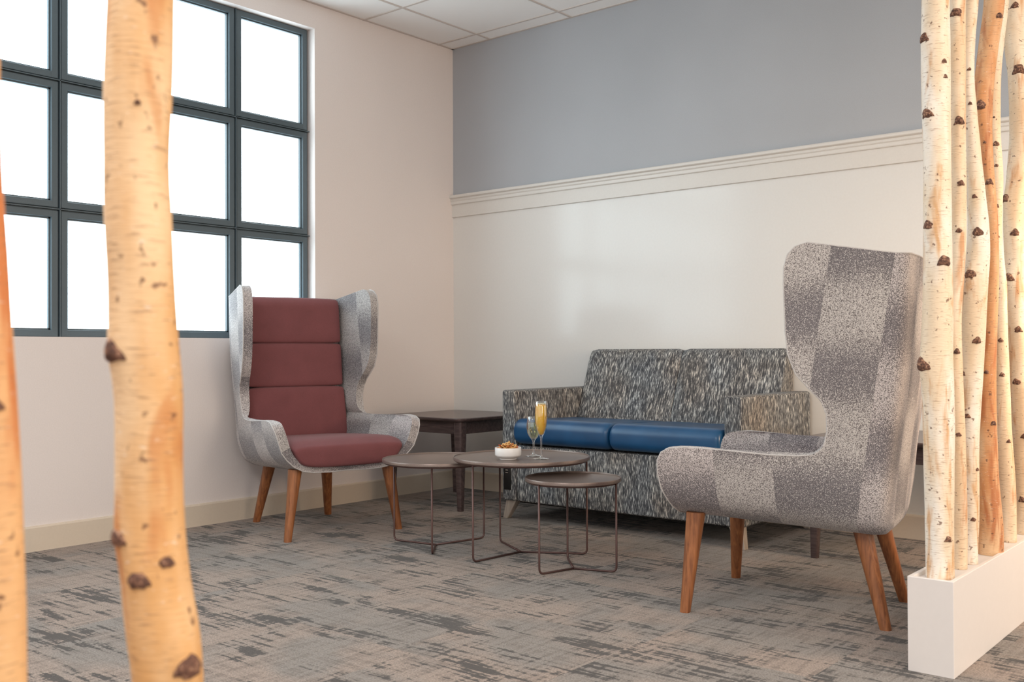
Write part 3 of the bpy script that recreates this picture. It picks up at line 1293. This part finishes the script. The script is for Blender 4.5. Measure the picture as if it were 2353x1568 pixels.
# ------------------------------------------------------------------ birch trunks
def trunk(pts, mat, label, group, top=None, bottom=None, knots=(), seed=0, seg=26):
    """pts: (x, y, z, radius) from top to bottom"""
    P = sorted(pts, key=lambda p: p[2])
    if bottom is not None and P[0][2] > bottom + .005:
        a = P[0]
        b = P[1]
        s = (a[2] - bottom) / max(.05, (b[2] - a[2]))
        s = min(s, 1.0)
        P.insert(0, (a[0] - (b[0] - a[0]) * s * .5, a[1] - (b[1] - a[1]) * s * .5, bottom, a[3] * 1.04))
    else:
        P[0] = (P[0][0], P[0][1], bottom, P[0][3])
    if top and P[-1][2] < top:
        a = P[-1]
        b = P[-3]
        dz = top - a[2]
        sx = max(-.03, min(.03, (a[0] - b[0]) / (a[2] - b[2])))
        sy = max(-.03, min(.03, (a[1] - b[1]) / (a[2] - b[2])))
        P.append((a[0] + sx * dz * .5, a[1] + sy * dz * .5, a[2] + dz * .5, a[3] * .97))
        P.append((a[0] + sx * dz, a[1] + sy * dz, top, a[3] * .92))
    x0, y0, z0 = P[0][:3]

    def at(z):
        for i in range(len(P) - 1):
            if z <= P[i + 1][2] or i == len(P) - 2:
                a, b = P[i], P[i + 1]
                p0 = P[max(0, i - 1)]
                p3 = P[min(len(P) - 1, i + 2)]
                s = max(0, min(1, (z - a[2]) / (b[2] - a[2])))
                out = []
                for c_ in (0, 1, 3):
                    m1 = (b[c_] - p0[c_]) / max(1e-4, (b[2] - p0[2])) * (b[2] - a[2])
                    m2 = (p3[c_] - a[c_]) / max(1e-4, (p3[2] - a[2])) * (b[2] - a[2])
                    out.append((2 * s ** 3 - 3 * s * s + 1) * a[c_] + (s ** 3 - 2 * s * s + s) * m1 + (-2 * s ** 3 + 3 * s * s) * b[c_] + (s ** 3 - s * s) * m2)
                return out
        return P[-1][0], P[-1][1], P[-1][3]
    bm = bmesh.new()
    loops = []
    z = z0
    zt = P[-1][2]
    nlev = int((zt - z0) / .018)
    for k_ in range(nlev + 1):
        z = z0 + (zt - z0) * k_ / nlev
        cx, cy, r = at(z)
        lp = []
        for i in range(seg):
            a = 2 * pi * i / seg
            nv = noise.noise(Vector((cos(a) * 1.1 + seed, sin(a) * 1.1, z * 4.0)))
            nw = noise.noise(Vector((cos(a) * 3 + seed, sin(a) * 3, z * 14.0)))
            q = r * (1 + .045 * nv + .02 * nw)
            for (kz, ka, ks) in knots:
                da = (a - ka + pi) % (2 * pi) - pi
                dz_ = (z - kz)
                q += r * .16 * ks * math.exp(-(da * da) / .18 - (dz_ * dz_) / (.022 * ks) ** 2 / 1.2)
            lp.append((cx - x0 + q * cos(a), cy - y0 + q * sin(a), z - z0))
        loops.append(lp)
    rings(bm, loops)
    o = link('birch_trunk', bm, mat, None, flat_angle=60)
    o.location = (x0, y0, z0)
    tag(o, label, 'birch trunk', group)
    # branch scars: shallow domed eyes set into the bark, with a brow ridge
    for (kz, ka, ks) in knots:
        cx, cy, r = at(kz)
        bmk = bmesh.new()
        nr_, na_ = 5, 18
        hw = .0105 * ks * min(1.6, r / .022)
        hh = hw * .95
        rows_ = []
        for j in range(nr_ + 1):
            s = j / nr_
            ringp = []
            for i in range(na_):
                t_ = 2 * pi * i / na_
                dx = s * hw * cos(t_) * (1 + .18 * sin(3 * t_ + seed + kz * 9) + .10 * sin(5 * t_ + kz * 31))
                dz_ = s * hh * sin(t_) * (1.0 if sin(t_) > 0 else .62) * (1 + .15 * sin(4 * t_ + kz * 17))
                dz_ -= .35 * hw * (dx / hw) ** 2
                z = kz + dz_
                c2 = at(z)
                q = c2[2] * (1.035 + .03)
                dda = dx / q
                bulge = .16 * ks * c2[2] * math.exp(-(dda * dda) / .18 - (dz_ * dz_) / (.022 * ks) ** 2 / 1.2)
                dome = .0035 * ks * (1 - s ** 2) - (.004 if j == nr_ else 0)
                a = ka + dda
                nv = noise.noise(Vector((cos(a) * 1.1 + seed, sin(a) * 1.1, z * 4.0)))
                nw = noise.noise(Vector((cos(a) * 3 + seed, sin(a) * 3, z * 14.0)))
                q = c2[2] * (1 + .045 * nv + .02 * nw) + bulge + dome + .0006
                ringp.append((c2[0] - x0 + q * cos(a), c2[1] - y0 + q * sin(a), z - z0))
            rows_.append(ringp)
        vv = [[bmk.verts.new(p) for p in rp] for rp in rows_[1:]]
        ctr = bmk.verts.new(tuple(sum(p[c_] for p in rows_[0]) / na_ for c_ in range(3)))
        for i in range(na_):
            bmk.faces.new((ctr, vv[0][i], vv[0][(i + 1) % na_]))
        for a_, b_ in zip(vv, vv[1:]):
            for i in range(na_):
                j_ = (i + 1) % na_
                bmk.faces.new((a_[i], b_[i], b_[j_], a_[j_]))
        link('branch_scar', bmk, M_scar, o)
    return o


TB = .2385
TOP = 2.735
RG = 'birch trunks standing in the right planter'
# angle helper: 0 px offset faces the camera; angles are world polar angles on the trunk


def face(x, y, f):
    """polar angle of the bark facing the viewer's side of the room, turned by asin(f) to the right"""
    d = Vector((4.3171 - x, -4.5851 - y))
    return math.atan2(d.y, d.x) + math.asin(max(-.98, min(.98, f)))


def K(x, y, lst):
    return [(z, face(x, y, f), s) for z, f, s in lst]


T1 = [(3.472, -1.812, 1.775, .0348), (3.471, -1.813, 1.619, .0362), (3.472, -1.812, 1.36, .0348), (3.472, -1.812, 1.124, .0362), (3.471, -1.813, .952, .0384),
      (3.468, -1.816, .816, .0410), (3.470, -1.814, .695, .0398), (3.471, -1.814, .478, .0369), (3.471, -1.813, .242, .0355)]
trunk(T1, M_birch_pale, 'thick pale birch trunk nearest the front end of the right planter', RG, TOP, TB,
      K(3.471, -1.813, [(1.668, -.75, 1.05), (1.465, -.62, 1.1), (1.170, -.62, 1.0), (1.073, .42, 1.2), (.800, -.80, 1.5), (.345, .55, .7), (1.60, .55, .5), (1.56, .62, .45)]), 1)
T2 = [(3.481, -1.662, 1.813, .0248), (3.481, -1.662, 1.65, .0241), (3.481, -1.661, 1.45, .022), (3.481, -1.662, 1.268, .022), (3.478, -1.664, 1.111, .022), (3.470, -1.671, .931, .0205),
      (3.471, -1.67, .815, .0205), (3.476, -1.666, .605, .0198), (3.478, -1.664, .393, .0205), (3.477, -1.665, .24, .0205)]
trunk(T2, M_birch_cream, 'cream birch trunk pressed close behind the thick front trunk', RG, TOP, TB,
      K(3.478, -1.664, [(1.768, 0, 1.5), (1.470, .2, 1.6), (1.298, .3, 1.1), (1.168, .15, .9), (.836, .3, 1.1), (.608, .1, .9)]), 2)
T3 = [(3.495, -1.569, 1.834, .020), (3.489, -1.574, 1.724, .0175), (3.487, -1.576, 1.613, .0165), (3.491, -1.573, 1.503, .019), (3.496, -1.568, 1.392, .022), (3.502, -1.563, 1.282, .0248),
      (3.506, -1.56, 1.199, .0277), (3.505, -1.561, 1.117, .0312), (3.498, -1.567, 1.031, .0341), (3.493, -1.571, .887, .0326), (3.488, -1.575, .743, .0291), (3.484, -1.579, .563, .0241),
      (3.484, -1.578, .383, .022), (3.481, -1.58, .247, .0206)]
trunk(T3, M_birch_pale, 'bowed birch trunk that swells at mid height, third from the planter front', RG, TOP, TB,
      K(3.493, -1.570, [(1.632, .2, .8), (1.535, .1, .75), (1.272, -.2, .7), (1.170, -.05, 1.25), (1.052, -.4, 1.1), (.866, .3, .9), (.775, -.75, .8), (.655, -.3, .8), (.505, .75, .6), (.365, .3, .8)]), 3)
T4 = [(3.51, -1.384, 1.88, .0290), (3.498, -1.394, 1.764, .028), (3.484, -1.406, 1.62, .0277), (3.483, -1.407, 1.504, .023), (3.489, -1.402, 1.389, .019), (3.498, -1.394, 1.245, .0172),
      (3.5, -1.393, 1.129, .0172), (3.498, -1.394, 1.04, .0192), (3.492, -1.399, .889, .0205), (3.487, -1.404, .738, .0227), (3.484, -1.406, .587, .027), (3.485, -1.406, .437, .0319),
      (3.489, -1.402, .324, .0355), (3.489, -1.402, .241, .0360)]
trunk(T4, M_birch_orange, 'orange-brown birch trunk with the broad foot, among the pale ones', RG, TOP, TB,
      K(3.490, -1.400, [(1.560, -.3, 1.6), (1.335, .1, 1.5), (1.452, 0, .55), (1.822, .6, .9), (.775, -.2, .8), (.625, .6, .8)]), 4)
T5 = [(3.478, -1.168, 1.945, .020), (3.468, -1.176, 1.822, .0185), (3.458, -1.185, 1.699, .0185), (3.456, -1.186, 1.515, .0185), (3.461, -1.182, 1.392, .0185), (3.458, -1.185, 1.209, .0180),
      (3.465, -1.179, 1.086, .018), (3.468, -1.177, 1.052, .0180), (3.468, -1.177, .891, .0198), (3.47, -1.175, .731, .022), (3.472, -1.173, .571, .0240), (3.479, -1.167, .411, .0246), (3.482, -1.164, .243, .0225)]
trunk(T5, M_birch_cream, 'slender cream birch trunk right behind the orange-brown one', RG, TOP, TB,
      K(3.468, -1.177, [(1.485, .2, 1.3), (1.418, 0, .8), (1.290, .1, .9), (1.195, .3, .6), (.870, -.1, 1.0), (.762, 0, .9), (.555, .5, .7), (1.57, 0, .5)]), 5)
T6 = [(3.478, -.994, 1.991, .0334), (3.476, -.996, 1.863, .0355), (3.483, -.990, 1.735, .0326), (3.486, -.987, 1.543, .0341), (3.478, -.994, 1.415, .0348), (3.469, -1.001, 1.288, .0348),
      (3.471, -1.0, 1.128, .0341), (3.470, -1.001, 1.06, .0341), (3.475, -.996, .893, .0334), (3.479, -.993, .726, .0340), (3.484, -.988, .559, .0333), (3.485, -.984, .392, .0312), (3.486, -.983, .24, .0312)]
trunk(T6, M_birch_cream, 'birch trunk at the right edge of the photo, rear of the right planter', RG, TOP, TB,
      K(3.478, -.993, [(1.752, 0, 1.5), (1.335, -.85, 1.2), (1.220, 0, 1.0), (1.075, -.55, 1.2), (.905, .0, .9), (.735, -.3, .9), (.560, .2, .9), (1.962, -.1, .9), (.352, -.2, .9)]), 6)

A = [(3.467, -4.099, 1.166, .0291), (3.465, -4.1, 1.086, .0298), (3.464, -4.101, 1.018, .0284), (3.465, -4.1, .966, .0298), (3.467, -4.098, .907, .0298), (3.469, -4.097, .859, .0305),
     (3.472, -4.094, .807, .0298), (3.473, -4.094, .747, .0291), (3.473, -4.093, .688, .0298), (3.477, -4.09, .636, .0298), (3.482, -4.086, .589, .0319), (3.484, -4.082, .542, .0312)]
trunk(A, M_birch_tan, 'close blurred tan birch trunk crossing in front of the window', 'close birch trunks at the left', TOP, TB,
      K(3.470, -4.095, [(.842, -.85, 1.0), (.676, -.88, .8), (.655, .35, .55), (.640, -.45, .8), (.560, .55, 1.0), (1.065, 0, .25)]), 7)
B = [(3.447, -4.243, 1.132, .0246), (3.449, -4.241, 1.007, .0242), (3.455, -4.237, .918, .0241), (3.458, -4.234, .857, .0234), (3.462, -4.23, .758, .0234), (3.465, -4.228, .669, .0234), (3.466, -4.227, .575, .0234)]
trunk(B, M_birch_rust, 'close blurred rust-orange birch trunk at the left edge of the photo', 'close birch trunks at the left', TOP, TB,
      K(3.46, -4.232, [(.80, .3, .6)]), 8)
